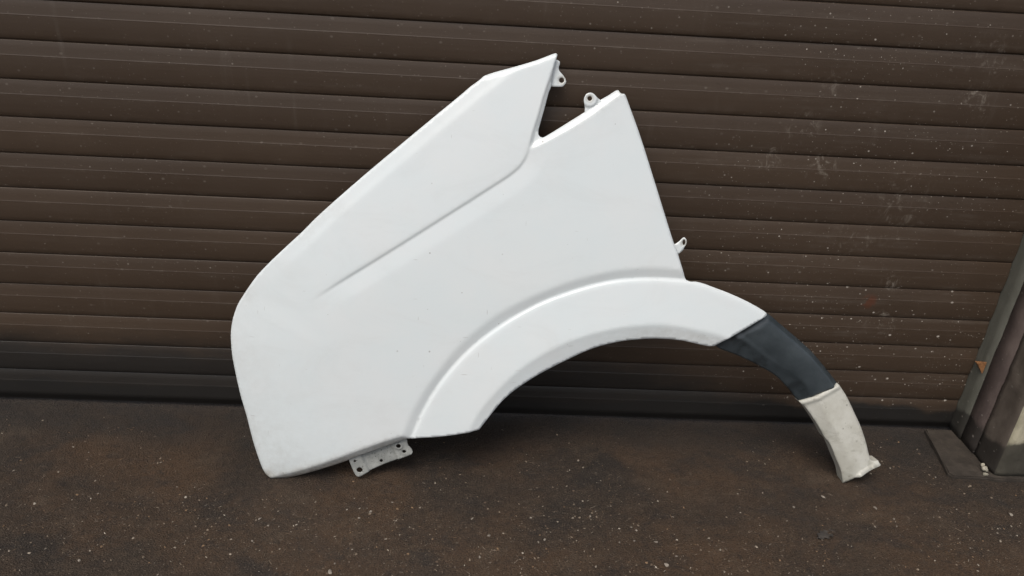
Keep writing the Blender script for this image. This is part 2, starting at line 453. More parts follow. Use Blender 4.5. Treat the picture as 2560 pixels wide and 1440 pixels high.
# ---------------------------------------------------------------- fender outline and pressing lines, in metres in its own plane
C={
'tip':[(0.5701,0.9193)],
'wingedge':[(0.5701,0.9189),(0.5672,0.9090),(0.5647,0.8983),(0.5621,0.8740)],
'flange':[(0.5595,0.8538),(0.5566,0.8467),(0.5485,0.8113),(0.5417,0.7836),(0.5390,0.7717),(0.5394,0.7631),(0.5428,0.7585),(0.5486,0.7571),(0.5541,0.7597),(0.5824,0.7782),(0.6138,0.7992),(0.6310,0.8109),(0.6465,0.8233),(0.6628,0.8365),(0.6766,0.8450),(0.6917,0.8554),(0.6965,0.8563),(0.6990,0.8520),(0.7004,0.8497),(0.7071,0.8494),(0.7107,0.8471)],
'right':[(0.7107,0.8471),(0.7212,0.8241),(0.7456,0.7699),(0.7833,0.6773),(0.8209,0.5836),(0.8354,0.5489),(0.8448,0.5289),(0.8556,0.5024),(0.8653,0.4794),(0.8691,0.4733)],
'flareout':[(0.8780,0.4705),(0.8899,0.4705),(0.9115,0.4656),(0.9211,0.4622),(0.9574,0.4500),(0.9896,0.4375),(1.0175,0.4250),(1.0442,0.4110),(1.0525,0.4054),(1.0534,0.4018),(1.0463,0.3961),(0.9948,0.3641),(0.9693,0.3484),(0.9421,0.3305),(0.9308,0.3296)],
'arch':[(0.9018,0.3351),(0.8657,0.3421),(0.8152,0.3447),(0.7782,0.3426),(0.7356,0.3368),(0.6798,0.3210),(0.6247,0.2937),(0.5699,0.2630),(0.5424,0.2450),(0.5148,0.2249),(0.4957,0.2073),(0.4796,0.1886),(0.4554,0.1545),(0.4405,0.1331)],
'bottom':[(0.4362,0.1320),(0.3912,0.1220),(0.3487,0.1149),(0.2954,0.1083),(0.2614,0.0943),(0.1653,0.0551),(0.1537,0.0481),(0.0957,0.0256),(0.0487,0.0086),(0.0155,-0.0002),(-0.0069,0.0004),(-0.0149,0.0064)],
'left':[(-0.0149,0.0064),(-0.0214,0.0131),(-0.0298,0.0332),(-0.0439,0.0861),(-0.0566,0.1499),(-0.0680,0.2007),(-0.0786,0.2666),(-0.0810,0.2886),(-0.0820,0.3199),(-0.0806,0.3408),(-0.0774,0.3586),(-0.0735,0.3721),(-0.0651,0.3935),(-0.0535,0.4133)],
'hood':[(-0.0535,0.4133),(-0.0245,0.4550),(-0.0033,0.4789),(0.0257,0.5082),(0.0700,0.5511),(0.1019,0.5844),(0.1852,0.6616),(0.2637,0.7308),(0.3416,0.7986),(0.3803,0.8319),(0.3996,0.8493),(0.4189,0.8644),(0.4266,0.8717),(0.4314,0.8739)],
'top':[(0.4314,0.8739),(0.4462,0.8795),(0.4891,0.8928),(0.5281,0.9059),(0.5612,0.9197),(0.5671,0.9215),(0.5701,0.9193)],
'crease':[(-0.0408,-0.0051),(0.0046,0.0116),(0.0522,0.0280),(0.0988,0.0466),(0.1675,0.0766),(0.2350,0.1034),(0.2759,0.1171),(0.2954,0.1078),(0.3058,0.0503)],
'outer':[(0.2758,0.1190),(0.2920,0.1650),(0.3190,0.2190),(0.3539,0.2723),(0.3861,0.3162),(0.4262,0.3573),(0.4663,0.3910),(0.5064,0.4157),(0.5607,0.4422),(0.6142,0.4649),(0.6689,0.4817),(0.7237,0.4942),(0.7931,0.5011),(0.8560,0.4974),(0.9038,0.4912),(0.9851,0.4638),(1.0696,0.4201)],
'ridge':[(0.2936,0.1089),(0.3223,0.1806),(0.3546,0.2380),(0.3898,0.2852),(0.4274,0.3253),(0.4679,0.3590),(0.5082,0.3873),(0.5626,0.4185),(0.6165,0.4409),(0.6715,0.4591),(0.7267,0.4710),(0.7968,0.4760),(0.8686,0.4740),(0.8902,0.4715),(0.9216,0.4636),(0.9579,0.4513),(0.9901,0.4389),(1.0180,0.4263),(1.0536,0.4040),(1.0957,0.3744)],
'lip':[(0.4164,0.1276),(0.4321,0.1656),(0.4536,0.1989),(0.4854,0.2379),(0.5260,0.2771),(0.5668,0.3071),(0.6208,0.3367),(0.6760,0.3568),(0.7315,0.3707),(0.7737,0.3764),(0.8168,0.3790),(0.8606,0.3755),(0.9052,0.3675),(0.9413,0.3601),(0.9734,0.3508)],
'wing':[(0.5703,0.9185),(0.5636,0.9005),(0.5549,0.8733),(0.5445,0.8382),(0.5343,0.7970),(0.5256,0.7654),(0.5207,0.7396),(0.5156,0.7197),(0.5043,0.7002),(0.4848,0.6819),(0.4612,0.6650),(0.3543,0.5921),(0.2466,0.5193),(0.1460,0.4527),(0.1076,0.4258),(0.0873,0.4101)],
'notch':[(0.5311,0.7361),(0.5625,0.7531),(0.6017,0.7764),(0.6408,0.8027),(0.6795,0.8324),(0.7008,0.8489)],
'tab1':[(0.5556,0.8579),(0.5610,0.9090),(0.5682,0.9101),(0.5722,0.9095),(0.5769,0.9067),(0.5771,0.9028),(0.5754,0.8951),(0.5765,0.8897),(0.5842,0.8816),(0.5895,0.8749),(0.5922,0.8688),(0.5901,0.8641),(0.5855,0.8587),(0.5796,0.8582),(0.5629,0.8577)],
'tab2':[(0.6318,0.8078),(0.6306,0.8132),(0.6309,0.8187),(0.6280,0.8287),(0.6273,0.8373),(0.6307,0.8455),(0.6378,0.8489),(0.6452,0.8475),(0.6530,0.8409),(0.6591,0.8371),(0.6634,0.8342),(0.6607,0.8263),(0.6451,0.8154)],
'tab3':[(0.8298,0.5470),(0.8387,0.5484),(0.8484,0.5552),(0.8551,0.5622),(0.8584,0.5636),(0.8621,0.5607),(0.8643,0.5556),(0.8640,0.5492),(0.8603,0.5427),(0.8590,0.5384),(0.8567,0.5351),(0.8479,0.5275),(0.8386,0.5250)],
'bracket':[(0.1545,0.0638),(0.1596,0.0458),(0.1665,0.0265),(0.1743,0.0107),(0.1793,0.0078),(0.1839,0.0090),(0.2013,0.0194),(0.2345,0.0357),(0.2633,0.0475),(0.2830,0.0556),(0.2947,0.0608),(0.2972,0.0667),(0.2954,0.0722),(0.2865,0.0844),(0.2845,0.0948),(0.2775,0.1116)],
'trim':[(0.9474,0.3286),(0.9614,0.3195),(0.9700,0.3150),(1.0069,0.3025),(1.0537,0.2820),(1.0997,0.2567),(1.1349,0.2254),(1.1563,0.2021),(1.1655,0.1971),(1.1979,0.2209),(1.2452,0.2382),(1.2425,0.2430),(1.2261,0.2616),(1.2000,0.2893),(1.1723,0.3168),(1.1445,0.3393),(1.1212,0.3572),(1.0912,0.3794),(1.0653,0.3988),(1.0487,0.4039)],
't_crease':[(1.0043,0.3444),(1.0232,0.3349),(1.0625,0.3081),(1.0987,0.2875),(1.1378,0.2634),(1.1642,0.2425),(1.1802,0.2209),(1.1900,0.2047)],
't_outer':[(1.0448,0.4119),(1.0653,0.3988),(1.0912,0.3794),(1.1212,0.3572),(1.1445,0.3393),(1.1723,0.3168),(1.2000,0.2893),(1.2261,0.2616),(1.2452,0.2382)],
't_top':[(0.9614,0.3195),(0.9809,0.3380),(1.0041,0.3555),(1.0560,0.3906)],
'leg':[(1.1592,0.1991),(1.1604,0.1970),(1.1757,0.1843),(1.1938,0.1629),(1.2146,0.1354),(1.2297,0.1129),(1.2416,0.1011),(1.2618,0.0642),(1.2782,0.0336),(1.2859,0.0103),(1.2885,0.0003),(1.3029,0.0110),(1.3122,0.0192),(1.3363,0.0357),(1.3643,0.0493),(1.3667,0.0513),(1.3654,0.0571),(1.3520,0.0572),(1.3474,0.0601),(1.3415,0.0720),(1.3289,0.1047),(1.3127,0.1391),(1.2964,0.1670),(1.2709,0.2088),(1.2545,0.2306),(1.2422,0.2432),(1.1702,0.2041)],
'l_crease':[(1.1883,0.2220),(1.2338,0.1527),(1.2543,0.1269),(1.2826,0.0803),(1.2963,0.0577),(1.3121,0.0202)],
'l_top':[(1.1592,0.1991),(1.1702,0.2041),(1.2422,0.2432)],
'l_foot':[(1.3095,0.0122),(1.3126,0.0249),(1.3305,0.0385),(1.3567,0.0517),(1.3693,0.0589)],
'l_right':[(1.3474,0.0601),(1.3415,0.0720),(1.3289,0.1047),(1.3127,0.1391),(1.2964,0.1670),(1.2709,0.2088),(1.2545,0.2306),(1.2422,0.2432)],
'tab1_hole0':[(0.5876,0.8712),(0.5871,0.8686),(0.5853,0.8667),(0.5827,0.8659),(0.5800,0.8665),(0.5780,0.8682),(0.5772,0.8707),(0.5777,0.8732),(0.5795,0.8752),(0.5821,0.8759),(0.5848,0.8754),(0.5868,0.8737)],
'tab2_hole0':[(0.6437,0.8377),(0.6432,0.8353),(0.6415,0.8335),(0.6391,0.8328),(0.6367,0.8333),(0.6348,0.8350),(0.6340,0.8373),(0.6345,0.8396),(0.6362,0.8414),(0.6385,0.8421),(0.6410,0.8416),(0.6429,0.8400)],
'tab3_hole0':[(0.8614,0.5530),(0.8613,0.5499),(0.8604,0.5477),(0.8591,0.5468),(0.8575,0.5476),(0.8562,0.5498),(0.8556,0.5528),(0.8557,0.5559),(0.8566,0.5582),(0.8579,0.5590),(0.8595,0.5582),(0.8608,0.5560)],
'bracket_hole0':[(0.1885,0.0244),(0.1876,0.0213),(0.1852,0.0189),(0.1819,0.0181),(0.1786,0.0189),(0.1761,0.0212),(0.1753,0.0244),(0.1762,0.0275),(0.1786,0.0298),(0.1819,0.0307),(0.1852,0.0298),(0.1876,0.0275)],
'bracket_hole1':[(0.1743,0.0450),(0.1740,0.0435),(0.1730,0.0425),(0.1717,0.0421),(0.1704,0.0425),(0.1695,0.0435),(0.1691,0.0449),(0.1695,0.0464),(0.1704,0.0474),(0.1717,0.0478),(0.1730,0.0474),(0.1740,0.0464)],
'bracket_hole2':[(0.2321,0.0436),(0.2316,0.0417),(0.2304,0.0403),(0.2286,0.0398),(0.2269,0.0403),(0.2256,0.0417),(0.2251,0.0436),(0.2256,0.0455),(0.2268,0.0469),(0.2286,0.0474),(0.2303,0.0469),(0.2316,0.0455)],
'bracket_hole3':[(0.2714,0.0815),(0.2708,0.0791),(0.2689,0.0774),(0.2662,0.0767),(0.2636,0.0773),(0.2617,0.0791),(0.2610,0.0814),(0.2616,0.0838),(0.2635,0.0855),(0.2661,0.0862),(0.2688,0.0855),(0.2707,0.0838)],
'bracket_hole4':[(0.2829,0.0674),(0.2823,0.0656),(0.2807,0.0642),(0.2785,0.0637),(0.2763,0.0642),(0.2747,0.0655),(0.2741,0.0673),(0.2747,0.0691),(0.2763,0.0704),(0.2785,0.0709),(0.2806,0.0705),(0.2823,0.0692)],
's_join':0.1858,
's_end':0.7374,
}
TABH = {'tab1': -0.025220748059678173, 'tab2': -0.011327877715187496, 'tab3': -0.011999999999999986, 'bracket': -0.03599999999999996}
FO = Vector((-0.419422, -0.287007, 0.009427))
FU = Vector((0.999156, 0.040927, -0.003394))
FV = Vector((-0.007055, 0.252474, 0.967578))
FN = Vector((0.040457, -0.966738, 0.252550))

def sm(x):
    x=np.clip(x,0,1);return x*x*(3-2*x)
def ext(c,e0=.35,e1=.35):
    c=np.asarray(c,float);a=c[0]-c[1];a/=np.hypot(*a);b=c[-1]-c[-2];b/=np.hypot(*b)
    out=c
    if e0: out=np.vstack([out[:1]+a*e0,out])
    if e1: out=np.vstack([out,out[-1:]+b*e1])
    return out
def sdist(p,c):
    """signed distance to polyline (positive on its right) and arc parameter of nearest point"""
    c=np.asarray(c,float);a=c[:-1];d=c[1:]-a;L=np.hypot(d[:,0],d[:,1]);s0=np.concatenate([[0],np.cumsum(L)[:-1]])
    best=np.full(len(p),1e9);sg=np.ones(len(p));s=np.zeros(len(p))
    for i in range(len(a)):
        w=p-a[i];t=np.clip((w@d[i])/(L[i]**2+1e-12),0,1);e=w-t[:,None]*d[i];q=np.hypot(e[:,0],e[:,1])
        m=q<best-1e-9;best=np.where(m,q,best)
        cr=d[i][0]*w[:,1]-d[i][1]*w[:,0]
        sg=np.where(m,np.where(cr<0,1,-1),sg);s=np.where(m,s0[i]+t*L[i],s)
    return best*sg,s
def h_body(p,C):
    h=-.010*((p[:,1]-.45)/.5)**2
    hd=np.asarray(C['hood']);e=hd[-1]-hd[len(hd)//2];hd=np.vstack([hd,hd[-1]+e/np.hypot(*e)*.3])
    d,s=sdist(p,hd);h-=.0042*np.clip(1-np.abs(d)/.034,0,1)*sm(np.clip(1-np.abs(d)/.034,0,1)/.45)*sm((s-.02)/.22)
    d,s=sdist(p,np.vstack([C['left'],hd[1:]]));k=len(C['left']);Ll=np.hypot(*np.diff(np.asarray(C['left']),axis=0).T).sum();h-=(.026-.019*sm((s-Ll+.08)/.25))*np.clip(1-np.abs(d)/.22,0,1)**2
    d,_=sdist(p,C['top']);h-=.003*np.clip(1-np.abs(d)/.010,0,1)**2
    d,_=sdist(p,C['right']);h-=.002*np.clip(1-np.abs(d)/.007,0,1)**2
    # bottom lip
    d,_=sdist(p,C['crease']);h-=.017*np.clip(d/.020,0,2)*sm(d/.007)
    # wheel arch groove, flare and lip
    G=.006
    d1,_=sdist(p,ext(C['outer']));d2,_=sdist(p,ext(C['ridge']));d3,_=sdist(p,ext(C['lip']))
    t=np.clip(d1/np.maximum(d1-d2,1e-5),0,1)
    t=np.where(d1<0,0,np.where(d2>0,1,t));soft=.25*sm(t)+.75*np.clip((t-.06)/.94,0,1)
    h-=G*soft
    h+=np.where(d2>0,.0038*(1-np.exp(-np.maximum(d2,0)/.0028))+.009*np.clip(d2/.11,0,1.2),0)
    h-=.0105*np.clip(d3/.036,0,2)*sm(d3/.007)
    # swage line and recessed mounting flange
    dw,s=sdist(p,C['wing']);dn,_=sdist(p,ext(C['notch']));dw=-dw;dn=-dn
    S=C['s_join'];k=sm((C['s_end']-s+.01)/.11)*sm((s-S+.03)/.06) # swage part runs after the join
    h-=k*.0026*(sm((dw+.0018)/.0048)-np.clip((dw-.003)/.036,0,1))
    h-=.007*sm(dw/.007)*sm(dn/.010)*sm((S+.012-s)/.02)
    return h
def h_trim(p,C):
    d,_=sdist(p,ext(C['t_crease']));do,_=sdist(p,C['t_outer'])
    h=np.full(len(p),-.012)-.012*np.clip(d/.036,0,2)*sm(d/.006)
    h-=.008*(1-sm(np.abs(do)/.012))
    h-=.004*np.clip((np.abs(do)-.034)/.034,-1,1)**2
    d,_=sdist(p,C['t_top']);h-=.003*(1-sm(np.abs(d)/.012))
    return h
def h_leg(p,C):
    d,_=sdist(p,ext(C['l_crease']))
    h=np.full(len(p),-.010)-np.where(d>0,.34*d,-.13*d)*1.0
    d,_=sdist(p,C['l_top']);a=np.abs(d);h+=.0035*sm(a/.004)*(1-sm((a-.006)/.010))
    d,_=sdist(p,C['l_foot']);h+=.016*sm(d/.010)
    d,_=sdist(p,C['l_right']);h-=.004*np.clip(1-np.abs(d)/.007,0,1)**2
    return h

# ---------------------------------------------------------------- ground
def spaced(dense0, dense1, step, lo, hi):
    a = list(np.arange(dense0, dense1, step))
    s, x = step, dense0
    left = []
    while x > lo:
        s *= 1.35; x -= s; left.append(x)
    s, x = step, a[-1]
    right = []
    while x < hi:
        s *= 1.35; x += s; right.append(x)
    return np.array(left[::-1] + a + right)


def ground_z(x, y):
    z = 0.0022 * vnoise(x * 9, y * 9, 1) + 0.0016 * vnoise(x * 24, y * 24, 2) + 0.0012 * vnoise(x * 60, y * 60, 3)
    z += 0.0008 * vnoise(x * 120, y * 120, 4)
    z = z - 0.0030
    for (cx, cy) in ((-0.419, -0.251), (-0.38, -0.248), (0.867, -0.215), (0.89, -0.205)):     # firm under the two resting points
        k = np.exp(-((x - cx) ** 2 + (y - cy) ** 2) / 0.035 ** 2)
        z = z * (1 - k) - 0.0002 * k
    return z


gx, gy = spaced(-1.4, 1.5, 0.0075, -9, 9), spaced(-0.80, 0.06, 0.0075, -9, 0.30)
GX, GY = np.meshgrid(gx, gy)
GZ = ground_z(GX, GY)
nx, ny = len(gx), len(gy)
idx = np.arange(nx * ny).reshape(ny, nx)
gf = np.stack([idx[:-1, :-1], idx[:-1, 1:], idx[1:, 1:], idx[1:, :-1]], -1).reshape(-1, 4)
ground = mesh_obj('ground', np.stack([GX.ravel(), GY.ravel(), GZ.ravel()], -1), gf, MT['ground'])
tag(ground, kind='structure')

# ---------------------------------------------------------------- roller shutter
PITCH, Z_LINE = 0.077, 0.8603
XL, XR = -2.3, 1.238
# slat section, from its upper edge (z = 0) down: (depth behind the front plane, z)
PROF = [(0.0125, 0.001), (0.0072, 0.0012), (0.0062, 0.0002), (0.0057, -0.0014), (0.0045, -0.012), (0.0030, -0.0265),
        (0.0025, -0.0280), (0.0026, -0.0296), (0.0024, -0.040), (0.0028, -0.052), (0.0036, -0.063), (0.0046, -0.0715),
        (0.0066, -0.0752), (0.0125, -0.0759)]


def slat_mesh(prof, name, x0, x1, mat, nseg=40, seed=0):
    vs, fs = [], []
    n = len(prof)
    xs = np.linspace(x0, x1, nseg + 1)
    for i, x in enumerate(xs):
        for (y, z) in prof:
            vs.append((x, y + 0.0005 * float(vnoise(x * 2.0, 0.3, seed)), z))
    for i in range(nseg):
        for j in range(n - 1):
            a = i * n + j
            fs.append((a, a + 1, a + n + 1, a + n))
    # closed back
    for i in range(nseg):
        a = i * n
        fs.append((a, a + n, a + n + n - 1, a + n - 1))
    k = len(fs)
    fs.append(tuple(range(n - 1, -1, -1)))
    fs.append(tuple(nseg * n + j for j in range(n)))
    me = bpy.data.meshes.new(name)
    me.from_pydata(vs, [], fs)
    me.polygons.foreach_set('use_smooth', [f < nseg * (n - 1) for f in range(len(fs))])
    me.materials.append(mat)
    # keep the pressed lines crisp
    for e in me.edges:
        a, b = e.vertices
        if a % n == b % n and (a % n) in (2, 5, 6, 7):
            e.use_edge_sharp = True
    me.update()
    return me


shutter = empty('roller_shutter', ((XL + XR) / 2, 0.01, 0))
tag(shutter, 'closed dark brown roller shutter of wide horizontal slats behind the white fender', 'roller shutter')
slat_meshes = [slat_mesh(PROF, 'slat', XL - shutter.location.x, XR - shutter.location.x, MT['shutter'], seed=s) for s in range(4)]
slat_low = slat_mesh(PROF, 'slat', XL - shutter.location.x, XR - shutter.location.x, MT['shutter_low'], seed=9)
for k in range(9, -19, -1):
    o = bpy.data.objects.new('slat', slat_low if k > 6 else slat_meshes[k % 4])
    COL.objects.link(o)
    o.parent = shutter
    o.location = (0, -0.01 + random.uniform(-0.0005, 0.0005), Z_LINE - k * PITCH)
    o.rotation_euler = (math.radians(random.uniform(-0.5, 0.5)), 0, math.radians(random.uniform(-0.02, 0.02)))
ZB = Z_LINE - 10 * PITCH
BAR = [(0.0125, 0.001), (0.0085, 0.0012), (0.0070, 0.0), (0.0062, -0.0016), (0.0045, -0.016), (0.0036, -0.0265), (0.0030, -0.030),
       (0.0032, -0.045), (0.0034, -0.060), (0.0040, -0.0735), (0.0062, -0.0745), (0.0064, -0.0835), (0.0080, -0.0850), (0.0125, -0.0855)]
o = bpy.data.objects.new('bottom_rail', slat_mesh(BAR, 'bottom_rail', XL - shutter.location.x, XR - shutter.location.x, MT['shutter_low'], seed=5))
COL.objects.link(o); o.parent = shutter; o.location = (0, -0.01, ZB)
o['label'] = 'bottom rail of the shutter, darkened by wet grime and painted shade'

# ---------------------------------------------------------------- door jamb at the right
def rough_box(name, x0, x1, y0, y1, z0, z1, mats, parent=None, amp=0.0015, step=0.02, seed=0, chip=False, ztop=None):
    """box with the faces -x and -y finely divided and slightly uneven; slot 1 is the -y face"""
    vs, fs, mi = [], [], []
    zs = list(np.arange(z0, min(z1, 0.6), step)) + list(np.linspace(min(z1, 0.6), z1, 8)) if z1 > 0.6 else list(np.linspace(z0, z1, max(2, int((z1 - z0) / step))))
    ys = list(np.linspace(y1, y0, max(2, int((y1 - y0) / step) + 1)))
    xs = list(np.linspace(x0, x1, max(2, int((x1 - x0) / step) + 1)))
    path = [(x0, y) for y in ys] + [(x, y0) for x in xs[1:]]
    n = len(path)
    for z in zs:
        for i, (x, y) in enumerate(path):
            s = i * step
            d = amp * float(vnoise(s * 30, z * 30, seed)) + amp * 0.5 * float(vnoise(s * 90, z * 90, seed + 1))
            if chip and i == len(ys) - 1:
                d += 0.004 + 0.010 * max(0.0, float(vnoise(z * 38, 0.5, seed + 3)))
            dx, dy = (d, 0) if i < len(ys) - 1 else ((d * 0.7, d * 0.7) if i == len(ys) - 1 else (0, d))
            vs.append((x + dx, y + dy, z))
    for k in range(len(zs) - 1):
        for i in range(n - 1):
            a = k * n + i
            fs.append((a, a + 1, a + n + 1, a + n)); mi.append(0 if i < len(ys) - 1 else 1)
    b = len(vs)
    vs += [(x1, y1, zs[0]), (x1, y1, zs[-1])]
    m = len(zs) - 1
    fs.append(tuple(m * n + i for i in range(n)) + (b + 1,)); mi.append(0)
    fs.append(tuple(i for i in range(n - 1, -1, -1)) + (b,)); mi.append(0)
    fs.append(tuple(k * n for k in range(len(zs))) + (b + 1, b)); mi.append(0)
    fs.append(tuple(k * n + n - 1 for k in range(m, -1, -1)) + (b, b + 1)); mi.append(1)
    o = mesh_obj(name, vs, fs, mats, parent, smooth=True, flat_from=len(fs) - 4)
    o.data.polygons.foreach_set('material_index', [min(i, len(mats) - 1) for i in mi])
    return o


ZT = 2.25
rail = rough_box('guide_rail', 1.240, 1.262, -0.0445, 0.03, 0.006, ZT, [MT['rail']], amp=0.0004, seed=3)
tag(rail, 'narrow grey-green guide rail upright that the shutter slats run into', 'guide rail')
jamb = rough_box('door_jamb', 1.2415, 1.264, -0.1005, -0.0455, 0.006, ZT, [MT['jamb']], amp=0.0010, seed=5)
tag(jamb, 'dark purplish brown upright strip between the guide rail and the plastered pillar', 'door jamb')
pil = rough_box('pillar', 1.2445, 1.95, -0.182, -0.1015, 0.006, ZT, [MT['pillar'], MT['plaster']], amp=0.0022, seed=8, chip=True, step=0.012)
tag(pil, 'brown painted masonry pillar with chipped corner and bare cream plaster face', 'pillar')

# low concrete pad under the jamb
def bevel_prism(name, poly, z0, z1, bev, mat, parent=None):
    bm = bmesh.new()
    vs = [bm.verts.new((x, y, z0)) for x, y in poly]
    f = bm.faces.new(vs)
    r = bmesh.ops.extrude_face_region(bm, geom=[f])
    up = [v for v in r['geom'] if isinstance(v, bmesh.types.BMVert)]
    for v in up:
        v.co.z = z1
    es = [e for e in bm.edges if all(v.co.z > (z0 + z1) / 2 for v in e.verts)]
    bmesh.ops.bevel(bm, geom=es, offset=bev, segments=2, affect='EDGES')
    bmesh.ops.recalc_face_normals(bm, faces=bm.faces)
    me = bpy.data.meshes.new(name); bm.to_mesh(me); bm.free()
    me.materials.append(mat)
    o = bpy.data.objects.new(name, me); COL.objects.link(o)
    if parent: o.parent = parent
    return o


edge = [(1.172, -0.004), (1.161, -0.06), (1.152, -0.11), (1.139, -0.175), (1.146, -0.187), (1.20, -0.188), (1.27, -0.193), (1.36, -0.193), (1.95, -0.198), (1.95, -0.004)]
pad = bevel_prism('concrete_pad', edge[::-1], -0.012, 0.0065, 0.003, MT['pad'])
tag(pad, 'low worn concrete pad that the jamb and pillar stand on', 'concrete pad')

# ---------------------------------------------------------------- the fender


def resample(c, step=0.004, corner=40, closed=False):
    """Catmull-Rom through the points, sharp where the path turns by more than `corner` degrees"""
    c = np.asarray(c, float)
    n = len(c)
    out = []
    def turn(i):
        if not closed and (i == 0 or i == n - 1): return 180
        a, b = c[i] - c[i - 1], c[(i + 1) % n] - c[i]
        return abs(math.degrees(math.atan2(a[0] * b[1] - a[1] * b[0], a @ b)))
    m = n if closed else n - 1
    for i in range(m):
        p1, p2 = c[i], c[(i + 1) % n]
        L = np.hypot(*(p2 - p1))
        t1 = (p2 - c[i - 1]) if turn(i) < corner else (p2 - p1)
        t2 = (c[(i + 2) % n] - p1) if turn((i + 1) % n) < corner else (p2 - p1)
        t1 = t1 / (np.hypot(*t1) + 1e-9) * L; t2 = t2 / (np.hypot(*t2) + 1e-9) * L
        k = max(1, int(round(L / step)))
        for j in range(k):
            t = j / k
            out.append((2 * t**3 - 3 * t**2 + 1) * p1 + (t**3 - 2 * t**2 + t) * t1 + (-2 * t**3 + 3 * t**2) * p2 + (t**3 - t**2) * t2)
    if not closed:
        out.append(c[-1])
    return np.array(out)


S_JOIN, S_END = C['s_join'], C['s_end']
RAW = {k: np.array(v) for k, v in C.items() if not k.startswith('s_')}
C = {k: (resample(v, 0.006) if k in ('hood', 'left', 'outer', 'ridge', 'lip', 'wing', 'notch', 't_crease', 't_outer', 'l_crease', 'l_right', 'l_foot') else v) for k, v in RAW.items()}
C['s_join'], C['s_end'] = S_JOIN, S_END


def inside(p, poly):
    r = np.zeros(len(p), bool)
    x, y = p[:, 0], p[:, 1]
    for a, b in zip(poly, np.roll(poly, -1, axis=0)):
        c = (a[1] > y) != (b[1] > y)
        with np.errstate(divide='ignore', invalid='ignore'):
            xx = (b[0] - a[0]) * (y - a[1]) / (b[1] - a[1]) + a[0]
        r ^= c & (x < xx)
    return r


def offset_line(c, d):
    c = np.asarray(c); t = np.gradient(c, axis=0); t /= np.hypot(t[:, 0], t[:, 1])[:, None] + 1e-12
    return c + d * np.stack([t[:, 1], -t[:, 0]], -1)


def sheet(name, outline, hf, mat, parent, spacing=0.005, thick=0.0016, lines=(), holes=(), back=None, grime=None, rim_step=0.004, corner=40):
    """a formed sheet: outline and holes in the fender's own plane, height from hf, given a back and a rim"""
    loops = [resample(outline, rim_step, corner, True)] + [np.asarray(h) for h in holes]
    pts, edges, nb = [], [], 0
    for lp in loops:
        k = len(lp)
        edges += [(nb + i, nb + (i + 1) % k) for i in range(k)]
        pts.append(lp); nb += k
    bound = np.vstack(pts)
    lo, hi = bound.min(0), bound.max(0)
    extra = []
    for ln in lines:
        ln = resample(ln, spacing * 0.8, 180)
        extra.append(ln)
    ex = np.vstack(extra) if extra else np.zeros((0, 2))
    gxs = np.arange(lo[0], hi[0], spacing); gys = np.arange(lo[1], hi[1], spacing * 0.866)
    g = np.array([(x + (spacing / 2 if j % 2 else 0), y) for j, y in enumerate(gys) for x in gxs])

    def free(p, q, r):
        """points of p further than r from every point of q (hashed)"""
        if not len(q) or not len(p): return p
        cell = {}
        for u, v in q:
            cell.setdefault((int(math.floor(u / r)), int(math.floor(v / r))), []).append((u, v))
        keep = []
        for u, v in p:
            a, b = int(math.floor(u / r)), int(math.floor(v / r)); ok = True
            for i in (a - 1, a, a + 1):
                for j in (b - 1, b, b + 1):
                    for (s, t) in cell.get((i, j), ()):
                        if (s - u) ** 2 + (t - v) ** 2 < r * r: ok = False; break
                    if not ok: break
                if not ok: break
            keep.append(ok)
        return p[np.array(keep)]

    def keepin(p):
        m = inside(p, loops[0])
        for h in loops[1:]: m &= ~inside(p, h)
        return p[m]

    if len(ex):
        ex = free(keepin(ex), bound, spacing * 0.45)
        # thin the lines where they crowd each other
        sel = []; cell = {}
        r = spacing * 0.38
        for u, v in ex:
            a, b = int(math.floor(u / r)), int(math.floor(v / r))
            if any((s - u) ** 2 + (t - v) ** 2 < r * r for i in (a - 1, a, a + 1) for j in (b - 1, b, b + 1) for (s, t) in cell.get((i, j), ())):
                continue
            cell.setdefault((a, b), []).append((u, v)); sel.append((u, v))
        ex = np.array(sel) if sel else np.zeros((0, 2))
    g = free(keepin(g), np.vstack([bound, ex]), spacing * 0.6)
    allp = np.vstack([bound, ex, g])
    v, e, f, *_ = delaunay_2d_cdt([Vector(p) for p in allp], edges, [], 1, 1e-6)
    P = np.array([(a.x, a.y) for a in v])
    F = [tuple(t) for t in f]
    if holes:
        cen = np.array([P[list(t)].mean(0) for t in F])
        drop = np.zeros(len(F), bool)
        for h in loops[1:]: drop |= inside(cen, h)
        F = [t for t, d in zip(F, drop) if not d]
    H = hf(P)
    n = len(P)
    HB = H - thick if back is None else np.minimum(back, H - thick)
    verts = np.vstack([np.column_stack([P, H]), np.column_stack([P, HB])])
    cnt = {}
    for t in F:
        for a, b in zip(t, t[1:] + t[:1]):
            cnt[(a, b)] = cnt.get((a, b), 0) + 1
    rim = [(a, b) for (a, b) in cnt if (b, a) not in cnt]
    front = []
    for t in F:
        a, b, c = P[t[0]], P[t[1]], P[t[2]]
        front.append(t if (b[0] - a[0]) * (c[1] - a[1]) - (b[1] - a[1]) * (c[0] - a[0]) > 0 else t[::-1])
    faces = front + [tuple(i + n for i in t[::-1]) for t in front]
    k = len(faces)
    faces += [(b, a, a + n, b + n) for a, b in rim]
    # in the room: keep everything on or above the floor
    W = np.array(FU)[None] * verts[:, :1] + np.array(FV)[None] * verts[:, 1:2] + np.array(FN)[None] * verts[:, 2:3] + np.array(FO)[None]
    W[:, 2] = np.maximum(W[:, 2], 0.0004)
    W -= np.array(parent.location)[None]
    o = mesh_obj(name, W, faces, mat, parent, smooth=True, flat_from=k)
    at = o.data.attributes.new('grime', 'FLOAT', 'POINT')
    gv = np.clip(grime(P), 0, 1) if grime else np.zeros(n)
    at.data.foreach_set('value', np.concatenate([gv, gv]).astype(np.float32))
    return o


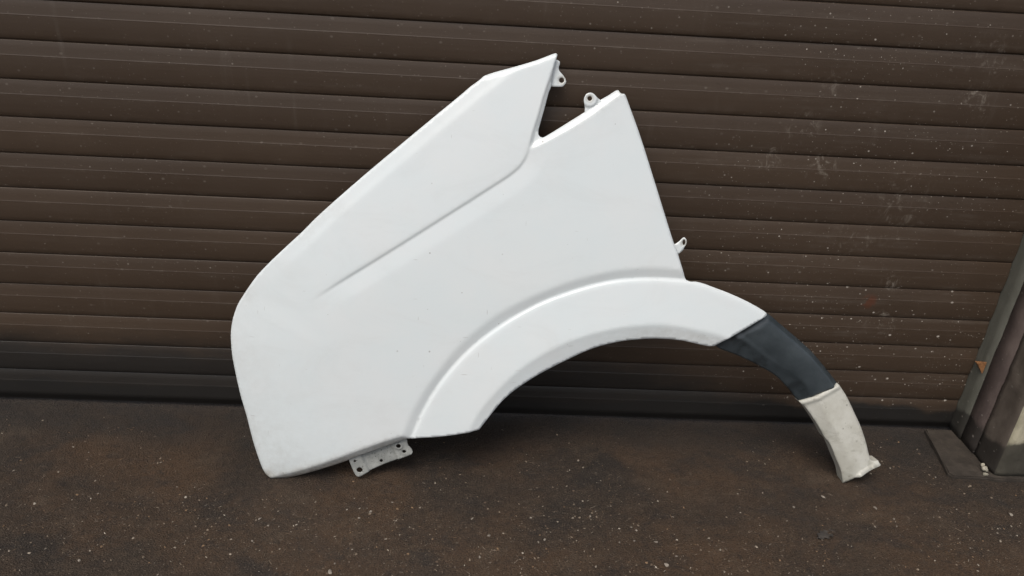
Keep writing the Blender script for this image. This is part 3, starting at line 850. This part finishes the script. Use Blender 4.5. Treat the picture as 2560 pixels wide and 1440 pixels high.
fender = empty('car_fender', (0.2, -0.23, 0.0))
tag(fender, 'white van front fender with wheel arch leaning against the brown shutter', 'car fender')

body_outline = np.vstack([RAW['wingedge'], RAW['flange'], RAW['right'][1:], RAW['flareout'], RAW['arch'], RAW['bottom'][:-1], RAW['left'], RAW['hood'][1:-1], RAW['top'][:-1]])
lines = [offset_line(C['ridge'], d) for d in (0, 0.003, 0.007, 0.014, -0.004)]
lines += [offset_line(C['outer'], d) for d in (-0.002, 0.004)]
lines += [offset_line(C['lip'], d) for d in (0, 0.005, 0.010)]
lines += [offset_line(C['wing'], -d) for d in (-0.003, 0, 0.003, 0.006)]
lines += [offset_line(C['notch'], -d) for d in (0, 0.0035, 0.007)]
lines += [offset_line(RAW['crease'][1:-2], d) for d in (0, 0.005, 0.010)]
lines += [offset_line(C['hood'], d) for d in (0.033, 0.026)]


def body_grime(p):
    a, _ = sdist(p, RAW['bottom'][4:]); b, _ = sdist(p, RAW['left']); c, _ = sdist(p, C['hood'])
    d3, _ = sdist(p, ext(C['lip']))
    w = 0.5 + 0.5 * vnoise(p[:, 0] * 22, p[:, 1] * 22, 21)
    g = 1.1 * np.exp(-(np.abs(a) / 0.022) ** 2) * np.clip(1.5 - p[:, 0] / 0.22, 0.5, 1)
    g = np.maximum(g, 0.40 * np.exp(-np.abs(b) / 0.05) * (0.4 + 0.6 * w) * np.clip(1.2 - p[:, 1] / 0.5, 0.2, 1))
    corner = np.exp(-np.hypot(p[:, 0] - 0.0, p[:, 1] - 0.02) / 0.09)
    g = np.maximum(g, 0.5 * corner * (0.4 + 0.6 * w))
    g = np.maximum(g, 0.28 * np.exp(-np.abs(c) / 0.03) * w * w)
    g = np.maximum(g, 0.40 * sm((d3 - 0.002) / 0.012) * np.clip((p[:, 0] - 0.62) / 0.2, 0, 1) * (0.5 + 0.5 * w))
    nd, _ = sdist(p, C['notch'])
    g = np.maximum(g, 0.35 * np.exp(-np.abs(nd) / 0.008) * w)
    return g


sheet('body_panel', body_outline, lambda p: h_body(p, C), MT['paint'], fender, 0.005, 0.0022, lines, grime=body_grime, rim_step=0.003, corner=28)
ring = lambda k: (lambda p: 0.12 + 0.8 * (1 - sm((np.hypot(*(p - RAW[k].mean(0)).T) - 0.007) / 0.004)))
low = lambda h: (lambda p: np.full(len(p), h))
t1 = sheet('mounting_tab', RAW['tab1'], low(TABH['tab1']), MT['paint'], fender, 0.004, 0.0018, holes=[RAW['tab1_hole0']], grime=ring('tab1_hole0'), rim_step=0.002)


def tab2_h(p):
    c = RAW['tab2_hole0'].mean(0)
    return TABH['tab2'] + 0.0035 * (1 - sm((np.hypot(*(p - c).T) - 0.014) / 0.004)) - 0.001


t2 = sheet('mounting_tab', RAW['tab2'], tab2_h, MT['paint'], fender, 0.0025, 0.0018, holes=[RAW['tab2_hole0']], grime=ring('tab2_hole0'), rim_step=0.002)
t3 = sheet('mounting_tab', RAW['tab3'], low(TABH['tab3']), MT['paint'], fender, 0.004, 0.0018, holes=[RAW['tab3_hole0']], grime=ring('tab3_hole0'), rim_step=0.002)


def bracket_h(p):
    c0 = RAW['bracket_hole0'].mean(0); b = RAW['bracket']
    ax = b[9] - b[6]; ax = ax / np.hypot(*ax)
    s = (p - c0) @ ax
    h = np.full(len(p), TABH['bracket']) + 0.006 * (1 - sm((s - 0.014) / 0.007))
    c3, c4 = RAW['bracket_hole3'].mean(0), RAW['bracket_hole4'].mean(0)
    s3 = (p - c3) @ ax
    h += 0.004 * sm((s3 + 0.018) / 0.006)
    h += 0.003 * (1 - sm((np.hypot(*(p - c3).T) - 0.008) / 0.003))
    return h


br = sheet('mounting_bracket', RAW['bracket'], bracket_h, MT['bracket'], fender, 0.0025, 0.002, holes=[RAW[f'bracket_hole{i}'] for i in range(5)], rim_step=0.002)
br['label'] = 'grey speckled steel bracket with bolt holes under the lower edge'


def trim_grime(p):
    d, _ = sdist(p, ext(C['t_crease']))
    return sm((d + 0.004) / 0.01)


tr = sheet('arch_trim', RAW['trim'], lambda p: h_trim(p, C), MT['trim'], fender, 0.004, 0.003, [offset_line(C['t_crease'], d) for d in (0, 0.004, 0.008)], back=-0.036, grime=trim_grime, rim_step=0.003)
tr['label'] = 'blue-black section of the wheel arch between white panel and cream end'


def leg_grime(p):
    d, _ = sdist(p, RAW['leg'][9:12]); e, _ = sdist(p, C['l_crease'])
    w = 0.5 + 0.5 * vnoise(p[:, 0] * 40, p[:, 1] * 40, 5)
    f, _ = sdist(p, RAW['leg'][:10])
    return 0.7 * np.exp(-np.abs(d) / 0.02) * w + 0.35 * np.exp(-np.abs(f) / 0.012) * w


lg = sheet('arch_end', RAW['leg'], lambda p: h_leg(p, C), MT['leg'], fender, 0.004, 0.003,
           [C['l_crease'], RAW['l_foot'], offset_line(RAW['l_foot'], 0.010), offset_line(RAW['l_top'], 0.004), offset_line(RAW['l_top'], 0.012)],
           back=-0.046, grime=leg_grime, rim_step=0.003)
lg['label'] = 'stained cream lower end of the wheel arch with flanged foot'

# ---------------------------------------------------------------- small things lying about
def lump_mesh(name, seed, mat, squash=0.6):
    r = random.Random(seed)
    bm = bmesh.new()
    bmesh.ops.create_icosphere(bm, subdivisions=2, radius=1)
    ax = [Vector((r.uniform(-1, 1), r.uniform(-1, 1), r.uniform(-1, 1))).normalized() for _ in range(7)]
    cut = [r.uniform(0.45, 0.85) for _ in ax]
    for v in bm.verts:
        for a, c in zip(ax, cut):
            d = v.co.dot(a)
            if d > c: v.co -= a * (d - c)
        v.co.z *= squash
    me = bpy.data.meshes.new(name); bm.to_mesh(me); bm.free()
    me.materials.append(mat)
    return me


PEBBLES = [(0.4, -0.472, 9.5), (0.392, -0.409, 6.2), (0.357, -0.377, 4.5), (0.347, -0.407, 4.4), (0.347, -0.37, 4.0), (0.264, -0.337, 4.5), (0.316, -0.411, 4.4), (0.426, -0.447, 5.2), (0.136, -0.347, 4.4), (0.162, -0.408, 5.2), (0.804, -0.259, 8.1), (0.908, -0.293, 7.1), (0.936, -0.325, 4.6), (0.931, -0.348, 4.5), (1.215, -0.302, 8.8), (0.722, -0.296, 7.8), (-0.402, -0.391, 4.5), (-0.424, -0.371, 5.4), (-0.422, -0.434, 4.4), (-0.223, -0.45, 3.4), (-0.202, -0.342, 6.2), (-0.223, -0.364, 6.2), (-0.16, -0.314, 4.0), (0.012, -0.36, 5.3), (0.047, -0.404, 6.0), (0.029, -0.461, 4.6), (-0.25, -0.488, 3.8), (-0.255, -0.508, 8.3), (-0.729, -0.492, 5.5), (0.148, -0.415, 3.9)]
PEBBLE_LABELS = {10: 'pale pebble lying just in front of the cream foot of the wheel arch', 14: 'flat pale pebble lying in front of the concrete pad',
                 0: 'largest pale pebble on open dirt below the wheel arch', 20: 'grey pebble lying below the bolted bracket of the fender'}
pm = [lump_mesh('pebble', s, MT['pebble'], 0.55) for s in range(6)]
for i, (x, y, s) in enumerate(PEBBLES):
    o = bpy.data.objects.new('pebble', pm[i % 6])
    COL.objects.link(o)
    k = s * 0.001 * 0.62
    o.scale = (k * random.uniform(0.9, 1.3), k * random.uniform(0.7, 1.0), k)
    o.rotation_euler = (0, 0, random.uniform(0, 6.28))
    o.location = (x, y, float(ground_z(x, y)) + k * 0.35)
    tag(o, PEBBLE_LABELS.get(i, 'small pale pebble lying loose on the brown dirt ground'), 'pebble', 'loose pebbles scattered on the dirt ground')

# grit, straw bits and crumbs nobody could count
N = 15000
px = rng.uniform(-1.3, 1.45, N); py = -0.02 - 0.75 * rng.uniform(0, 1, N) ** 0.8
keep = (vnoise(px * 3.5, py * 5, 31) + 0.9 * vnoise(px * 11, py * 14, 32) + rng.uniform(-1, 1, N) * 0.8 - py * 1.1) > 0.20
keep &= ~((px > 1.12) & (py > -0.21))
px, py = px[keep], py[keep]
vs, fs, tint = [], [], []
pal = np.array([(0.34, 0.29, 0.23), (0.24, 0.19, 0.14), (0.45, 0.40, 0.33), (0.14, 0.10, 0.07), (0.05, 0.04, 0.035), (0.26, 0.17, 0.10)])
for x, y in zip(px, py):
    z = float(ground_z(x, y))
    a = rng.uniform(0, 6.28); L = 0.0006 + 0.0024 * rng.uniform() ** 4; w = L * rng.uniform(0.35, 0.9)
    if rng.uniform() < 0.12: L, w = L * 2.6 + 0.002, 0.0004
    t = min(w, L) * rng.uniform(0.4, 0.9)
    ca, sa = math.cos(a), math.sin(a)
    b = len(vs)
    for (u, v, h) in ((-L, -w, 0), (L, -w * 0.6, 0), (L * 0.8, w, 0), (-L * 0.7, w * 0.8, 0), (-L * 0.6, -w * 0.5, t * 1.6), (L * 0.6, -w * 0.2, t * 1.3), (L * 0.3, w * 0.6, t * 1.5)):
        vs.append((x + u * ca - v * sa, y + u * sa + v * ca, z - 0.0002 + h))
    fs += [(b, b + 1, b + 5, b + 4), (b + 1, b + 2, b + 6, b + 5), (b + 2, b + 3, b + 6), (b + 3, b, b + 4, b + 6), (b + 4, b + 5, b + 6)]
    c = pal[rng.choice(6, p=[.16, .27, .05, .30, .10, .12])] * rng.uniform(0.7, 1.1)
    tint += [(*c, 1.0)] * 7
grit = mesh_obj('grit', vs, fs, MT['chips'], smooth=False)
ca_ = grit.data.attributes.new('tint', 'FLOAT_COLOR', 'POINT')
ca_.data.foreach_set('color', np.array(tint, np.float32).ravel())
tag(grit, 'fine grit, crumbs and straw bits strewn over the ground', 'grit', kind='stuff')

# a withered leaf on the ground
def leaf():
    n = 9
    vs, fs = [], []
    for i in range(n):
        t = i / (n - 1); w = 0.011 * math.sin(math.pi * min(1, t * 0.93 + 0.05)) ** 0.8
        x = (t - 0.5) * 0.048
        jag = 0.003 * (1 if i % 2 else -1)
        for s in (-1, -0.5, 0, 0.5, 1):
            vs.append((x + abs(s) * 0.004, s * (w + jag * abs(s)), 0.0015 + 0.0022 * abs(s) ** 1.5 + 0.0018 * math.sin(t * 5 + s * 1.3)))
    for i in range(n - 1):
        for j in range(4):
            a = i * 5 + j
            fs.append((a, a + 5, a + 6, a + 1))
    m = len(vs)
    vs2 = [(x, y, z - 0.0006) for x, y, z in vs]
    fs2 = [tuple(m + k for k in f[::-1]) for f in fs]
    o = mesh_obj('dry_leaf', vs + vs2, fs + fs2, MT['leaf'])
    o.location = (0.76, -0.378, float(ground_z(0.76, -0.378)) + 0.001)
    o.rotation_euler = (0, 0, math.radians(25))
    return o


tag(leaf(), 'withered dark grey leaf curled on the ground in front of the cream foot', 'leaf')

# torn card caught on the guide rail
cv = [(-0.003, 0.002, 0.2135), (-0.006, -0.0400, 0.2365), (-0.0035, -0.0365, 0.2015), (-0.010, -0.022, 0.2185)]
cvs = [(1.2385 + x, y - 0.002, z) for x, y, z in cv]
cvb = [(x + 0.0012, y, z) for x, y, z in cvs]
card = mesh_obj('card_scrap', cvs + cvb, [(0, 2, 3), (2, 1, 3), (1, 0, 3), (4, 7, 6), (6, 7, 5), (5, 7, 4), (0, 1, 5, 4), (1, 2, 6, 5), (2, 0, 4, 6)], MT['card'], smooth=False)
tag(card, 'small torn orange-brown triangle of card stuck on the guide rail', 'card scrap')

# pale broken crumbs of plaster at the chipped corner of the pillar
sm_ = [lump_mesh('plaster_crumb', s, MT['scrap'], 0.8) for s in (41, 42, 43)]
for i, (x, y, z, s) in enumerate([(1.232, -0.166, 0.0135, 0.010), (1.238, -0.150, 0.0115, 0.007), (1.226, -0.181, 0.0105, 0.006)]):
    o = bpy.data.objects.new('plaster_crumb', sm_[i]); COL.objects.link(o)
    o.location = (x, y, z); o.scale = (s, s * 0.8, s); o.rotation_euler = (0.3 * i, 0.5, 1.2 * i)
    tag(o, ('largest of the pale plaster crumbs at the foot of the pillar', 'small pale plaster crumb wedged behind the largest one at the pillar foot', 'smallest pale plaster crumb lying nearest the front edge of the concrete pad')[i], 'plaster crumb', 'plaster crumbs by the pillar')
